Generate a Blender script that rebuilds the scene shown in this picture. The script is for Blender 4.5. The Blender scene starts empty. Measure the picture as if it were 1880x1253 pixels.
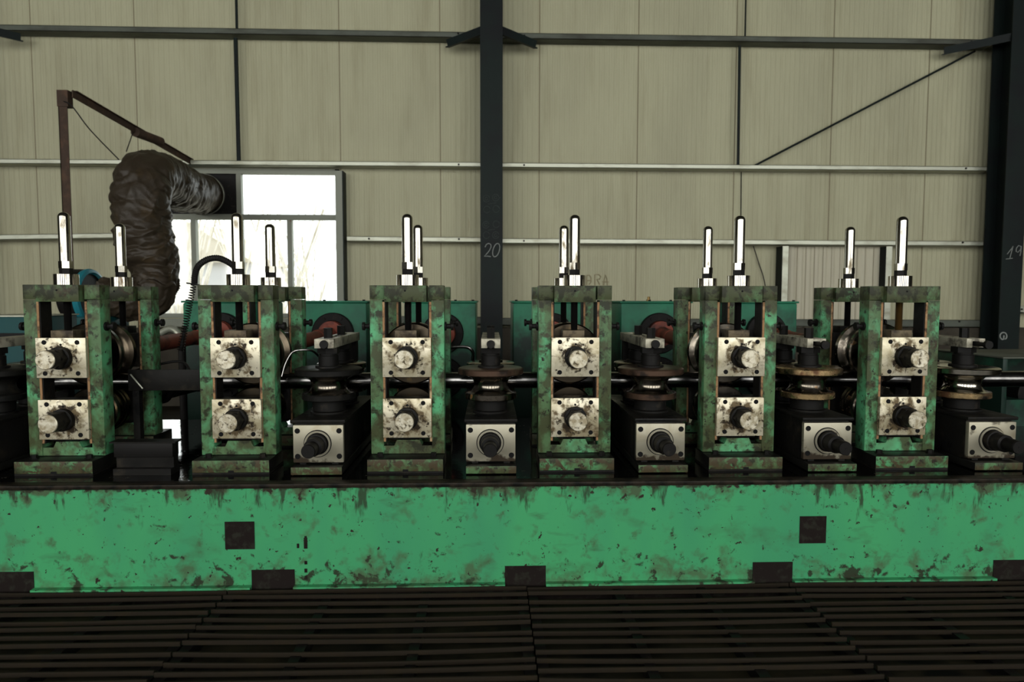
import bpy, bmesh, math, random
from mathutils import Vector, Matrix, noise as mnoise
random.seed(7)
SC = bpy.context.scene
COL = SC.collection
PI = math.pi

# ------------------------------------------------------------------ camera
F, YAW, PITCH, ROLL = 1250.0, .0321, .0633, .0012
CAM = Vector((.3692, -3.036, 1.19))
_w = Vector((math.sin(YAW)*math.cos(PITCH), math.cos(YAW)*math.cos(PITCH), -math.sin(PITCH)))
_r = Vector((math.cos(YAW), -math.sin(YAW), 0))
_u = _r.cross(_w)
_r, _u = math.cos(ROLL)*_r + math.sin(ROLL)*_u, -math.sin(ROLL)*_r + math.cos(ROLL)*_u

def P(px, py, Y):
    """world point on the vertical plane at depth Y that the photograph shows at (px, py)"""
    d = _w + _r*((px-940)/F) + _u*((626.5-py)/F)
    return CAM + d*((Y-CAM.y)/d.y)

cd = bpy.data.cameras.new('camera'); cam = bpy.data.objects.new('camera', cd); COL.objects.link(cam)
m = Matrix((_r, _u, -_w)).transposed().to_4x4(); m.translation = CAM
cam.matrix_world = m
cd.sensor_width = 36; cd.lens = F/1880*36; cd.clip_end = 200
cd.dof.use_dof = True; cd.dof.focus_distance = 3.0; cd.dof.aperture_fstop = 3.2
SC.camera = cam

# ------------------------------------------------------------------ materials
def _in(n, k, v):
    if k in n.inputs: n.inputs[k].default_value = v

def mat(name, base, rough=.5, metal=0., layers=(), bump=None, coat=0., spec=.16, nscale=None):
    """layers: dicts col, scale, lo, hi, st (stretch), seed, rough, metal, zb (z0,z1,v0,v1), rad (r0,r1,v0,v1), front (v), detail"""
    M = bpy.data.materials.new(name); M.use_nodes = True
    nt = M.node_tree; N = nt.nodes; L = nt.links
    bs = N['Principled BSDF']
    geo = N.new('ShaderNodeNewGeometry'); tc = N.new('ShaderNodeTexCoord')
    def sock(x): return x
    def math_(op, a, b=None, clamp=False):
        n = N.new('ShaderNodeMath'); n.operation = op; n.use_clamp = clamp
        for i, v in enumerate((a, b)):
            if v is None: continue
            if isinstance(v, (int, float)): n.inputs[i].default_value = v
            else: L.new(v, n.inputs[i])
        return n.outputs[0]
    def maprange(v, a, b, c, d):
        n = N.new('ShaderNodeMapRange'); n.clamp = True
        L.new(v, n.inputs['Value'])
        for k, x in zip(('From Min', 'From Max', 'To Min', 'To Max'), (a, b, c, d)): n.inputs[k].default_value = x
        return n.outputs[0]
    def noise(l):
        mp = N.new('ShaderNodeMapping'); L.new(geo.outputs['Position'], mp.inputs['Vector'])
        s = l.get('seed', 0)*3.71
        mp.inputs['Location'].default_value = (s, s*1.7, s*.6)
        mp.inputs['Rotation'].default_value = (0, l.get('rot', 0), 0)
        mp.inputs['Scale'].default_value = l.get('st', (1, 1, 1))
        if l.get('vor'):
            n = N.new('ShaderNodeTexVoronoi'); n.inputs['Scale'].default_value = l['scale']
            L.new(mp.outputs[0], n.inputs['Vector']); return n.outputs['Distance']
        n = N.new('ShaderNodeTexNoise'); n.inputs['Scale'].default_value = l['scale']
        n.inputs['Detail'].default_value = l.get('detail', 4); n.inputs['Roughness'].default_value = l.get('nr', .6)
        n.inputs['Distortion'].default_value = l.get('dist', 0)
        L.new(mp.outputs[0], n.inputs['Vector']); return n.outputs['Fac']
    def fac(l):
        f = noise(l)
        if 'zb' in l:
            sx = N.new('ShaderNodeSeparateXYZ'); L.new(geo.outputs['Position'], sx.inputs[0])
            f = math_('ADD', f, maprange(sx.outputs['Z'], *l['zb']))
        if 'xb' in l:
            sx = N.new('ShaderNodeSeparateXYZ'); L.new(geo.outputs['Position'], sx.inputs[0])
            f = math_('ADD', f, maprange(sx.outputs['X'], *l['xb']))
        if 'rad' in l:
            ln = N.new('ShaderNodeVectorMath'); ln.operation = 'LENGTH'; L.new(tc.outputs['Object'], ln.inputs[0])
            f = math_('ADD', f, maprange(ln.outputs['Value'], *l['rad']))
        if 'front' in l:
            sx = N.new('ShaderNodeSeparateXYZ'); L.new(geo.outputs['True Normal'], sx.inputs[0])
            f = math_('ADD', f, maprange(sx.outputs['Y'], -.9, -.3, l['front'], 0))
        out = maprange(f, l['lo'], l['hi'], 0, l.get('amt', 1))
        if 'only' in l:      # restrict to faces by direction: 'up' or 'notfront'
            sx = N.new('ShaderNodeSeparateXYZ'); L.new(geo.outputs['True Normal'], sx.inputs[0])
            k = maprange(sx.outputs['Z'], .5, .8, 0, 1) if l['only'] == 'up' else maprange(sx.outputs['Y'], -.9, -.6, 0, 1)
            out = math_('MULTIPLY', out, k)
        return out
    rgb = N.new('ShaderNodeRGB'); rgb.outputs[0].default_value = (*base, 1); c = rgb.outputs[0]
    vr = N.new('ShaderNodeValue'); vr.outputs[0].default_value = rough; ro = vr.outputs[0]
    vm = N.new('ShaderNodeValue'); vm.outputs[0].default_value = metal; me = vm.outputs[0]
    def mixf(f, a, v):
        n = N.new('ShaderNodeMix'); n.data_type = 'FLOAT'
        L.new(f, n.inputs[0]); L.new(a, n.inputs[2]); n.inputs[3].default_value = v
        return n.outputs[0]
    for l in layers:
        f = l['f'](N, L, geo, math_, maprange) if 'f' in l else fac(l)
        mx = N.new('ShaderNodeMix'); mx.data_type = 'RGBA'
        L.new(f, mx.inputs[0]); L.new(c, mx.inputs[6]); mx.inputs[7].default_value = (*l['col'], 1)
        c = mx.outputs[2]
        if 'rough' in l: ro = mixf(f, ro, l['rough'])
        if 'metal' in l: me = mixf(f, me, l['metal'])
    L.new(c, bs.inputs['Base Color']); L.new(ro, bs.inputs['Roughness']); L.new(me, bs.inputs['Metallic'])
    _in(bs, 'Specular IOR Level', spec); _in(bs, 'Coat Weight', coat); _in(bs, 'Coat Roughness', .1)
    if bump:
        bn = N.new('ShaderNodeBump'); bn.inputs['Strength'].default_value = bump.get('str', .3)
        bn.inputs['Distance'].default_value = bump.get('d', .01)
        h = bump['f'](N, L, geo, math_, maprange) if 'f' in bump else noise(bump)
        L.new(h, bn.inputs['Height']); L.new(bn.outputs[0], bs.inputs['Normal'])
    return M

DIRT = (.052, .058, .026); DARK = (.014, .014, .010); GREASE = (.03, .028, .016)
M = {}
STAND_LAYERS = [
    dict(col=(.075, .105, .046), scale=5, lo=.44, hi=.60, seed=1, front=.07, dist=.3, amt=.85, zb=(1.12, 1.19, 0, .15)),
    dict(col=(.050, .055, .025), scale=15, lo=.485, hi=.62, seed=2, front=.035, dist=.2, zb=(1.12, 1.19, 0, .10), st=(1, 1, .7), amt=.92),
    dict(col=(.022, .024, .013), scale=22, lo=.555, hi=.66, seed=3, front=.03, dist=.2, zb=(1.12, 1.19, 0, .06), amt=.95),
    dict(col=(.040, .024, .014), scale=9, lo=.64, hi=.72, seed=13, front=.02, dist=.4, amt=.8),
    dict(col=(.020, .016, .011), scale=30, lo=.64, hi=.70, seed=4, front=.015, zb=(.46, .52, .06, 0)),
    dict(col=(.010, .0095, .008), scale=6, lo=.30, hi=.42, seed=64, only='up', rough=.25)]
M['stand'] = mat('stand_green_paint', (.092, .35, .165), .45, 0, STAND_LAYERS, bump=dict(scale=60, str=.15, d=.002))
M['footpaint'] = mat('oil_soaked_foot_paint', (.07, .27, .112), .45, 0, STAND_LAYERS + [
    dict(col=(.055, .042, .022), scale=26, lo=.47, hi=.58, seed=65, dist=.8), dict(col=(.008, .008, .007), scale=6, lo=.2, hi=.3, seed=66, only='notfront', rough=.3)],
    bump=dict(scale=60, str=.2, d=.002))
M['bedgreen'] = mat('bed_green_paint', (.050, .30, .120), .55, 0, [
    dict(col=(.040, .235, .115), scale=1.6, lo=.42, hi=.66, seed=5, st=(1, 1, .35)),
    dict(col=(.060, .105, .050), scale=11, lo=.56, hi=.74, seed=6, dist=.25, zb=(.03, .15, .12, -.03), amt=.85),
    dict(col=(.055, .075, .038), scale=14, lo=.58, hi=.74, seed=7, dist=.25, zb=(.33, .412, -.03, .17), amt=.9),
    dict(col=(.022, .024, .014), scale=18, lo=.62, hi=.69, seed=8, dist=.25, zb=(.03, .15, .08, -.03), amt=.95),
    dict(col=(.024, .017, .011), scale=24, lo=.65, hi=.71, seed=9, dist=.25, zb=(.31, .41, -.02, .08)),
    dict(col=(.022, .014, .010), scale=30, lo=.665, hi=.69, seed=10, dist=.2),
    dict(col=(.045, .075, .036), scale=4, lo=.58, hi=.75, seed=70, amt=.55, st=(1, 1, 1.5)),
    dict(col=(.020, .016, .010), scale=26, lo=.50, hi=.62, seed=71, zb=(.385, .412, -.2, .13), amt=.9),
    dict(col=(.022, .020, .012), scale=16, lo=.60, hi=.68, seed=72, st=(1, 1, .25), zb=(.25, .41, -.1, .07), amt=.85),
    dict(col=(.040, .095, .045), scale=6, lo=.62, hi=.74, seed=14, st=(.5, 1, 1.6), rot=.6, amt=.75),
    dict(col=(.025, .04, .02), scale=5, lo=.68, hi=.76, seed=67, st=(1.2, 1, .6), dist=.5, amt=.8),
    dict(col=(.02, .016, .011), scale=55, lo=.70, hi=.73, seed=68, dist=.3),
], bump=dict(scale=40, str=.1, d=.002))
M['gear'] = mat('gearbox_green_paint', (.017, .150, .080), .42, 0, [
    dict(col=(.015, .08, .05), scale=3, lo=.45, hi=.75, seed=15),
    dict(col=(.012, .03, .022), scale=5, lo=.55, hi=.84, seed=16, zb=(.74, 1.10, .38, 0)),  # darkens towards the base, shade put into the paint colour
    dict(col=(.02, .03, .02), scale=18, lo=.68, hi=.74, seed=17)])
M['teal'] = mat('teal_paint', (.005, .052, .054), .5, 0, [dict(col=(.006, .03, .033), scale=4, lo=.5, hi=.75, seed=18)])
M['cyan'] = mat('cyan_paint', (.018, .17, .21), .4, 0, [dict(col=(.15, .26, .27), scale=8, lo=.60, hi=.8, seed=19)])
M['oily'] = mat('oily_dark_steel', (.0085, .008, .007), .5, .06, [
    dict(col=(.026, .022, .016), scale=16, lo=.55, hi=.75, seed=20, rough=.5),
    dict(col=(.006, .006, .006), scale=7, lo=.5, hi=.7, seed=21, rough=.25)], bump=dict(scale=35, str=.25, d=.004), spec=.10)
M['bedtop'] = mat('oil_soaked_bed_plate', (.012, .012, .011), .22, .2, [
    dict(col=(.004, .004, .004), scale=4, lo=.30, hi=.38, seed=22, rough=.02),
    dict(col=(.05, .042, .03), scale=22, lo=.64, hi=.75, seed=23, rough=.5)], bump=dict(scale=16, str=.10, d=.006, detail=6), spec=.7)
M['lip'] = mat('bed_lip_dark', (.022, .017, .012), .4, .2, [dict(col=(.006, .006, .005), scale=20, lo=.45, hi=.6, seed=24)], bump=dict(scale=50, str=.3, d=.004), spec=.1)
M['plate'] = mat('stained_steel_plate', (.62, .57, .43), .36, .45, [  # lower plates get extra stain: real grease plus painted-in light falloff
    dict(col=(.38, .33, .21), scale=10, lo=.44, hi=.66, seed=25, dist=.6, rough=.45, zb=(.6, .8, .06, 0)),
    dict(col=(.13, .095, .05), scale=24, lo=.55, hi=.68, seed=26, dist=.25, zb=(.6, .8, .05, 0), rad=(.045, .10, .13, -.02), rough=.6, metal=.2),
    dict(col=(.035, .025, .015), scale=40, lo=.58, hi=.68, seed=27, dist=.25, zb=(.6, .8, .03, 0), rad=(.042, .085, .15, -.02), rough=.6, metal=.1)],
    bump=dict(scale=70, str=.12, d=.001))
M['vplate'] = mat('brushed_steel_plate', (.31, .29, .22), .38, .5, [
    dict(col=(.24, .21, .14), scale=9, lo=.50, hi=.72, seed=28, dist=1),
    dict(col=(.04, .03, .02), scale=10, lo=.52, hi=.60, seed=29, zb=(.47, .52, .14, -.1), rough=.5, metal=.1)],
    bump=dict(scale=60, str=.1, d=.001))
M['shaftend'] = mat('worn_shaft_end', (.62, .58, .46), .42, .55, [
    dict(col=(.34, .29, .19), scale=40, lo=.40, hi=.62, seed=30, dist=.3),
    dict(col=(.07, .055, .03), scale=52, lo=.54, hi=.66, seed=31, dist=.3)], bump=dict(scale=90, str=.3, d=.002))
M['chrome'] = mat('chrome', (.35, .335, .29), .15, 1, [dict(col=(.12, .10, .065), scale=22, lo=.60, hi=.72, seed=32, st=(1, 1, .35), rough=.35, zb=(1.35, 1.42, .06, 0))])
M['collar'] = mat('chromed_collar', (.37, .345, .29), .11, 1, [dict(col=(.14, .10, .06), scale=30, lo=.60, hi=.72, seed=33, st=(1, 1, .3), rough=.4, metal=.5)])
M['roll'] = mat('oiled_roll_steel', (.17, .15, .12), .18, 1, [
    dict(col=(.06, .05, .04), scale=14, lo=.48, hi=.66, seed=34, rough=.28, metal=.8),
    dict(col=(.20, .10, .03), scale=20, lo=.62, hi=.72, seed=35, rough=.4, metal=.5)])
M['rollbright'] = mat('bright_roll_steel', (.72, .65, .51), .3, .15, [dict(col=(.16, .11, .06), scale=12, lo=.60, hi=.76, seed=36, rough=.35)])
M['rollshine'] = mat('shiny_ground_roll', (.42, .39, .33), .15, 1, [dict(col=(.10, .08, .05), scale=10, lo=.56, hi=.74, seed=36, rough=.3)])
M['rolldark'] = mat('dark_oiled_roll', (.075, .06, .042), .24, 1, [dict(col=(.16, .11, .05), scale=14, lo=.58, hi=.72, seed=74)])
M['rollrust'] = mat('rusty_rimmed_roll', (.42, .30, .15), .24, .9, [
    dict(col=(.12, .06, .03), scale=16, lo=.48, hi=.62, seed=37, rough=.45, metal=.5),
    dict(col=(.03, .025, .02), scale=9, lo=.50, hi=.66, seed=38, rough=.3)])
M['rollbrown'] = mat('brown_oiled_rim', (.075, .045, .03), .3, .5, [dict(col=(.02, .015, .012), scale=14, lo=.5, hi=.65, seed=69)])
M['black'] = mat('black_steel', (.0075, .007, .0065), .5, .05, [dict(col=(.028, .023, .017), scale=20, lo=.6, hi=.75, seed=39)], spec=.12)
M['hole'] = mat('socket_black', (.004, .004, .004), .7)
M['rust'] = mat('rusty_edge', (.27, .155, .075), .7, 0, [dict(col=(.07, .04, .025), scale=26, lo=.5, hi=.64, seed=40), dict(col=(.42, .30, .17), scale=18, lo=.58, hi=.7, seed=41)])
M['rustpost'] = mat('rusty_angle_iron', (.05, .033, .024), .75, .1, [dict(col=(.085, .05, .033), scale=9, lo=.48, hi=.65, seed=42)])
M['rustblock'] = mat('oil_browned_block', (.115, .09, .055), .5, .2, [dict(col=(.03, .022, .015), scale=18, lo=.45, hi=.62, seed=75)])
M['thread'] = mat('brassy_thread', (.20, .13, .05), .35, .8)
M['red'] = mat('red_oxide_paint', (.22, .055, .035), .5, 0, [dict(col=(.05, .02, .018), scale=9, lo=.48, hi=.66, seed=43)])
M['galv'] = mat('galvanised_steel', (.40, .41, .335), .40, .55, [
    dict(col=(.26, .26, .2), scale=7, lo=.48, hi=.68, seed=44, st=(.4, 1, 1)),
    dict(col=(.16, .08, .04), scale=9, lo=.68, hi=.76, seed=45)])
M['galvdull'] = mat('dull_grey_girt', (.10, .11, .09), .55, .2, [dict(col=(.05, .05, .04), scale=5, lo=.46, hi=.7, seed=46, st=(.4, 1, 1))])
M['column'] = mat('dark_grey_column_paint', (.0105, .0165, .0150), .5, 0, [dict(col=(.010, .0115, .0125), scale=2.5, lo=.42, hi=.68, seed=47), dict(col=(.03, .03, .022), scale=14, lo=.66, hi=.76, seed=48)], spec=.1)
M['chalk'] = mat('white_chalk', (.30, .32, .30), .9)
M['faintchalk'] = mat('faint_rubbed_chalk', (.050, .062, .056), .9)
M['pencil'] = mat('brown_marker_scrawl', (.27, .24, .15), .9)
M['duct'] = mat('black_brown_duct_fabric', (.030, .022, .0135), .5, 0, [dict(col=(.055, .037, .018), scale=6, lo=.55, hi=.72, seed=49)], bump=dict(scale=14, str=.35, d=.02, detail=4, dist=.6), spec=.3)
M['rubber'] = mat('black_rubber', (.014, .013, .012), .5)
M['winframe'] = mat('grey_window_frame', (.21, .22, .18), .5, .2, [dict(col=(.16, .08, .045), scale=9, lo=.66, hi=.74, seed=50)])
M['floor'] = mat('oily_pit_floor', (.020, .017, .0115), .8, 0, [dict(col=(.034, .028, .016), scale=5, lo=.45, hi=.7, seed=51), dict(col=(.006, .006, .005), scale=3, lo=.5, hi=.65, seed=52)], spec=.05)
M['concrete'] = mat('dirty_concrete_plinth', (.055, .048, .036), .8, 0, [dict(col=(.03, .024, .018), scale=3, lo=.45, hi=.7, seed=53)])
M['grate'] = mat('grimy_grating_steel', (.017, .0135, .0095), .7, .0, [dict(col=(.02, .015, .009), scale=12, lo=.5, hi=.7, seed=54)], spec=.05)
M['patch'] = mat('burnt_brown_patch', (.012, .009, .008), .75, 0, [dict(col=(.02, .02, .015), scale=30, lo=.5, hi=.65, seed=55)], spec=.06)
M['bare'] = mat('bright_cut_bar', (.40, .375, .29), .42, .2, [dict(col=(.10, .09, .07), scale=16, lo=.45, hi=.64, seed=56)])
M['tube'] = mat('oiled_steel_tube', (.16, .155, .15), .2, 1, [dict(col=(.05, .05, .05), scale=8, lo=.5, hi=.65, seed=57)])
M['paper'] = mat('yellow_paint', (.55, .36, .03), .5)
M['innerdark'] = mat('dark_hall_lining', (.045, .045, .04), .8)
M['outground'] = mat('pale_yard_ground', (.55, .50, .43), .9, 0, [dict(col=(.42, .38, .3), scale=.8, lo=.45, hi=.6, seed=58)])
M['outbush'] = mat('pale_dry_brush', (.80, .77, .72), .9, 0, [dict(col=(.6, .55, .48), scale=3, lo=.45, hi=.6, seed=59)])
M['outshed'] = mat('pale_shed_sheet', (.5, .5, .52), .8)

SEAM0, SEAMP = -.2085 - 3*1.152, 1.152
def _seam(N, L, geo, math_, maprange):
    sx = N.new('ShaderNodeSeparateXYZ'); L.new(geo.outputs['Position'], sx.inputs[0])
    t = math_('SUBTRACT', sx.outputs['X'], SEAM0 - SEAMP*20)
    t = math_('DIVIDE', t, SEAMP)
    t = math_('FRACT', math_('ADD', t, .5))
    d = math_('ABSOLUTE', math_('SUBTRACT', t, .5))
    return maprange(d, .0035, .0065, .85, 0)
def _ribs(N, L, geo, math_, maprange):
    sx = N.new('ShaderNodeSeparateXYZ'); L.new(geo.outputs['Position'], sx.inputs[0])
    s = math_('SINE', math_('MULTIPLY', sx.outputs['X'], 2*PI/.0576))
    return maprange(s, -.4, .4, 0, 1)
M['wall'] = mat('cream_sandwich_panel', (.435, .422, .285), .52, 0, [
    dict(col=(.375, .362, .245), scale=1.1, lo=.4, hi=.65, seed=60, st=(1, 1, .35)),
    dict(col=(.27, .245, .15), scale=6, lo=.50, hi=.78, seed=61, st=(1, 1, .10), amt=.5),
    dict(col=(.26, .17, .08), scale=3.2, lo=.73, hi=.80, seed=62, st=(2.5, 1, .4), amt=.6),
    dict(col=(.15, .12, .07), f=_seam)],
    bump=dict(f=_ribs, str=.8, d=.005))
def _sheet(N, L, geo, math_, maprange):
    sx = N.new('ShaderNodeSeparateXYZ'); L.new(geo.outputs['Position'], sx.inputs[0])
    t = math_('FRACT', math_('DIVIDE', math_('ADD', sx.outputs['X'], 20), .102))
    return maprange(math_('ABSOLUTE', math_('SUBTRACT', t, .5)), .02, .07, .75, 0)
M['sheet'] = mat('cream_profiled_sheet', (.50, .47, .36), .5, 0, [dict(col=(.22, .19, .13), f=_sheet), dict(col=(.12, .08, .05), scale=22, lo=.73, hi=.77, seed=63)], bump=dict(f=_sheet, str=.5, d=.01))

g = bpy.data.materials.new('window_glass'); g.use_nodes = True; nt = g.node_tree; nt.nodes.clear()
o_ = nt.nodes.new('ShaderNodeOutputMaterial'); mx = nt.nodes.new('ShaderNodeMixShader'); tr = nt.nodes.new('ShaderNodeBsdfTransparent'); gl = nt.nodes.new('ShaderNodeBsdfGlossy')
mx.inputs[0].default_value = .06; gl.inputs['Roughness'].default_value = .05; tr.inputs[0].default_value = (.93, .95, .93, 1)
nt.links.new(tr.outputs[0], mx.inputs[1]); nt.links.new(gl.outputs[0], mx.inputs[2]); nt.links.new(mx.outputs[0], o_.inputs[0])
M['glass'] = g

# ------------------------------------------------------------------ mesh builder
class MB:
    def __init__(s): s.bm = bmesh.new()
    def box(s, x0, x1, y0, y1, z0, z1, bev=0, rot=None, piv=None):
        vs = [s.bm.verts.new((x, y, z)) for x in (x0, x1) for y in (y0, y1) for z in (z0, z1)]
        fs = [(0, 1, 3, 2), (4, 6, 7, 5), (0, 4, 5, 1), (2, 3, 7, 6), (0, 2, 6, 4), (1, 5, 7, 3)]
        F_ = [s.bm.faces.new([vs[i] for i in f]) for f in fs]
        if bev:
            es = list({e for f in F_ for e in f.edges})
            r = bmesh.ops.bevel(s.bm, geom=es, offset=bev, segments=2, affect='EDGES', profile=.5)
            vs = list({v for f in r['faces'] for v in f.verts} | {v for v in vs if v.is_valid})
        if rot is not None:
            bmesh.ops.rotate(s.bm, verts=vs, cent=piv or (0, 0, 0), matrix=rot)
        return s
    def lathe(s, o, ax, prof, seg=32, cap=True):
        """prof: (t along ax, r)"""
        o = Vector(o); ax = Vector(ax).normalized()
        a = Vector((0, 0, 1)) if abs(ax.z) < .9 else Vector((1, 0, 0))
        e1 = ax.cross(a).normalized(); e2 = ax.cross(e1)
        rings = []
        for t, r in prof:
            rings.append([s.bm.verts.new(o + ax*t + (e1*math.cos(2*PI*k/seg) + e2*math.sin(2*PI*k/seg))*max(r, 1e-5)) for k in range(seg)])
        for A, B in zip(rings, rings[1:]):
            for k in range(seg):
                j = (k+1) % seg
                s.bm.faces.new((A[k], A[j], B[j], B[k]))
        if cap:
            s.bm.faces.new(rings[0][::-1]); s.bm.faces.new(rings[-1])
        return s
    def cyl(s, p0, p1, r, r1=None, seg=24, bev=0):
        p0 = Vector(p0); p1 = Vector(p1); h = (p1-p0).length; r1 = r if r1 is None else r1
        pr = [(0, r), (h, r1)] if not bev else [(0, r-bev), (bev, r), (h-bev, r1), (h, r1-bev)]
        return s.lathe(p0, p1-p0, pr, seg)
    def bar(s, p0, p1, w, h, up=(0, 0, 1)):
        p0 = Vector(p0); p1 = Vector(p1); d = (p1-p0).normalized(); up = Vector(up)
        e1 = d.cross(up).normalized(); e2 = e1.cross(d)
        R_ = [[s.bm.verts.new(p + e1*w/2*a + e2*h/2*b) for a, b in ((-1, -1), (1, -1), (1, 1), (-1, 1))] for p in (p0, p1)]
        for k in range(4):
            j = (k+1) % 4; s.bm.faces.new((R_[0][k], R_[0][j], R_[1][j], R_[1][k]))
        s.bm.faces.new(R_[0][::-1]); s.bm.faces.new(R_[1]); return s
    def tube(s, pts, r, seg=8, rf=None):
        pts = [Vector(p) for p in pts]; n = len(pts); rings = []
        t0 = (pts[1]-pts[0]).normalized()
        e1 = t0.cross(Vector((0, 0, 1)) if abs(t0.z) < .9 else Vector((1, 0, 0))).normalized()
        for i, p in enumerate(pts):
            t = (pts[min(i+1, n-1)] - pts[max(i-1, 0)]).normalized()
            e1 = (e1 - t*e1.dot(t)).normalized(); e2 = t.cross(e1)
            ring = []
            for k in range(seg):
                a = 2*PI*k/seg; rr = rf(i, a, p) if rf else r
                ring.append(s.bm.verts.new(p + (e1*math.cos(a) + e2*math.sin(a))*rr))
            rings.append(ring)
        for A, B in zip(rings, rings[1:]):
            for k in range(seg):
                j = (k+1) % seg; s.bm.faces.new((A[k], A[j], B[j], B[k]))
        s.bm.faces.new(rings[0][::-1]); s.bm.faces.new(rings[-1]); return s
    def prism(s, poly, y0, y1):
        """poly: (x, z) outline extruded from y0 to y1"""
        A = [s.bm.verts.new((x, y0, z)) for x, z in poly]; B = [s.bm.verts.new((x, y1, z)) for x, z in poly]
        n = len(poly)
        for k in range(n):
            j = (k+1) % n; s.bm.faces.new((A[k], A[j], B[j], B[k]))
        s.bm.faces.new(A[::-1]); s.bm.faces.new(B); return s
    def build(s, name, material, parent=None, origin=None, smooth=24):
        bmesh.ops.recalc_face_normals(s.bm, faces=s.bm.faces[:])
        if origin is not None: bmesh.ops.translate(s.bm, verts=s.bm.verts[:], vec=-Vector(origin))
        me = bpy.data.meshes.new(name); s.bm.to_mesh(me); s.bm.free()
        me.materials.append(material)
        if smooth:
            me.polygons.foreach_set('use_smooth', [True]*len(me.polygons))
            me.set_sharp_from_angle(angle=math.radians(smooth))
        o = bpy.data.objects.new(name, me); COL.objects.link(o)
        if parent is not None: o.parent = parent
        if origin is not None: o.location = origin
        return o

def tag(o, label, cat, group=None, kind=None):
    o['label'] = label; o['category'] = cat
    if group: o['group'] = group
    if kind: o['kind'] = kind
    return o
def thing(name, label, cat, loc=(0, 0, 0), group=None):
    o = bpy.data.objects.new(name, None); COL.objects.link(o); o.location = loc; o.empty_display_size = .1
    return tag(o, label, cat, group)
def struct(mb, name, material, parent=None):
    o = mb.build(name, material, parent)
    if parent is None: o['kind'] = 'structure'
    return o
def copy_tree(o, parent=None):
    c = o.copy(); COL.objects.link(c)
    if parent is not None: c.parent = parent
    for ch in [x for x in bpy.data.objects if x.parent == o]: copy_tree(ch, c)
    return c
def spline(pts, n=12):
    pts = [Vector(p) for p in pts]; out = []
    for i in range(len(pts)-1):
        p0 = pts[max(i-1, 0)]; p1 = pts[i]; p2 = pts[i+1]; p3 = pts[min(i+2, len(pts)-1)]
        for k in range(n):
            t = k/n
            out.append(.5*((2*p1) + (p2-p0)*t + (2*p0-5*p1+4*p2-p3)*t*t + (3*p1-p0-3*p2+p3)*t**3))
    out.append(pts[-1]); return out
def stroke(mb, pts, Y, r): mb.tube([P(x, y, Y) for x, y in pts], r, 6)
def arc(cx, cy, rx, ry, a0, a1, n=14): return [(cx + rx*math.cos(math.radians(a0+(a1-a0)*k/n)), cy + ry*math.sin(math.radians(a0+(a1-a0)*k/n))) for k in range(n+1)]

# ------------------------------------------------------------------ setting
YW = 5.03                                     # inner face of the back wall
WX0, WX1, WZ0, WZ1 = -3.60, -1.375, .955, 2.675  # window opening
XL, XR, YF, ZT = -17, 17, -10.0, 7.6
b = MB()
b.box(XL, WX0, YW, YW+.1, -.06, ZT); b.box(WX1, XR, YW, YW+.1, -.06, ZT)
b.box(WX0, WX1, YW, YW+.1, WZ1, ZT); b.box(WX0, WX1, YW, YW+.1, -.06, WZ0)
struct(b, 'wall_back', M['wall'])
struct(MB().box(XL-.2, XL, YF, YW, -.06, ZT), 'wall_left', M['innerdark'])
struct(MB().box(XR, XR+.2, YF, YW, -.06, ZT), 'wall_right', M['innerdark'])
struct(MB().box(XL, XR, YF, YW+.1, ZT, ZT+.2), 'ceiling', M['innerdark'])
struct(MB().box(XL, XR, YF, YW, -.2, -.06), 'floor', M['floor'])
struct(MB().box(XL, XR, YW-.16, YW, -.06, .84), 'baseboard_back', M['concrete'])
# front wall (behind the camera) with its row of big windows; daylight comes through them
LW = [(-15.5+3.5*k, -15.5+3.5*k+2.3) for k in range(9)]
LZ0, LZ1 = .95, 6.6
b = MB(); xs = [XL] + [v for w_ in LW for v in w_] + [XR]
for k in range(0, len(xs), 2): b.box(xs[k], xs[k+1], YF-.2, YF, -.06, ZT)
for x0, x1 in LW: b.box(x0, x1, YF-.2, YF, -.06, LZ0); b.box(x0, x1, YF-.2, YF, LZ1, ZT)
struct(b, 'wall_front', M['innerdark'])
for k, (x0, x1) in enumerate(LW):
    ld = bpy.data.lights.new('window_daylight', 'AREA'); ld.shape = 'RECTANGLE'; ld.size = x1-x0-.1; ld.size_y = LZ1-LZ0-.1
    ld.energy = 128; ld.color = (1.0, .965, .86)
    lo = bpy.data.objects.new('window_daylight', ld); COL.objects.link(lo)
    lo.location = ((x0+x1)/2, YF-.02, (LZ0+LZ1)/2); lo.rotation_euler = (PI/2, 0, 0)

# window in the back wall
W = MB()
b = MB(); fy0, fy1 = YW-.02, YW+.06
b.box(WX0, WX1, fy0, fy1, WZ1-.06, WZ1); b.box(WX0, WX1, fy0, fy1, WZ0, WZ0+.05)
b.box(WX0, WX0+.05, fy0, fy1, WZ0, WZ1); b.box(WX1-.05, WX1, fy0, fy1, WZ0, WZ1)
win = struct(b, 'window_1', M['winframe'])
zt = P(500, 399, YW).z
def wx(px): return P(px, 450, YW).x
struct(MB().box(WX0+.05, WX1-.05, fy0+.002, fy1-.002, zt-.03, zt+.03), 'transom', M['winframe'], win)
for px, z0, z1 in ((441.5, zt+.03, WZ1-.06), (356.5, WZ0+.05, zt-.03), (441.5, WZ0+.05, zt-.03), (532.5, WZ0+.05, zt-.03)):
    struct(MB().box(wx(px)-.028, wx(px)+.028, fy0+.004, fy1-.004, z0, z1), 'mullion', M['winframe'], win)
gx = [WX0+.05, wx(356.5)-.028, wx(356.5)+.028, wx(441.5)-.028, wx(441.5)+.028, wx(532.5)-.028, wx(532.5)+.028, WX1-.05]
for k in range(0, 8, 2):
    struct(MB().box(gx[k], gx[k+1], YW+.03, YW+.034, WZ0+.05, zt-.03), 'pane', M['glass'], win)
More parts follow.
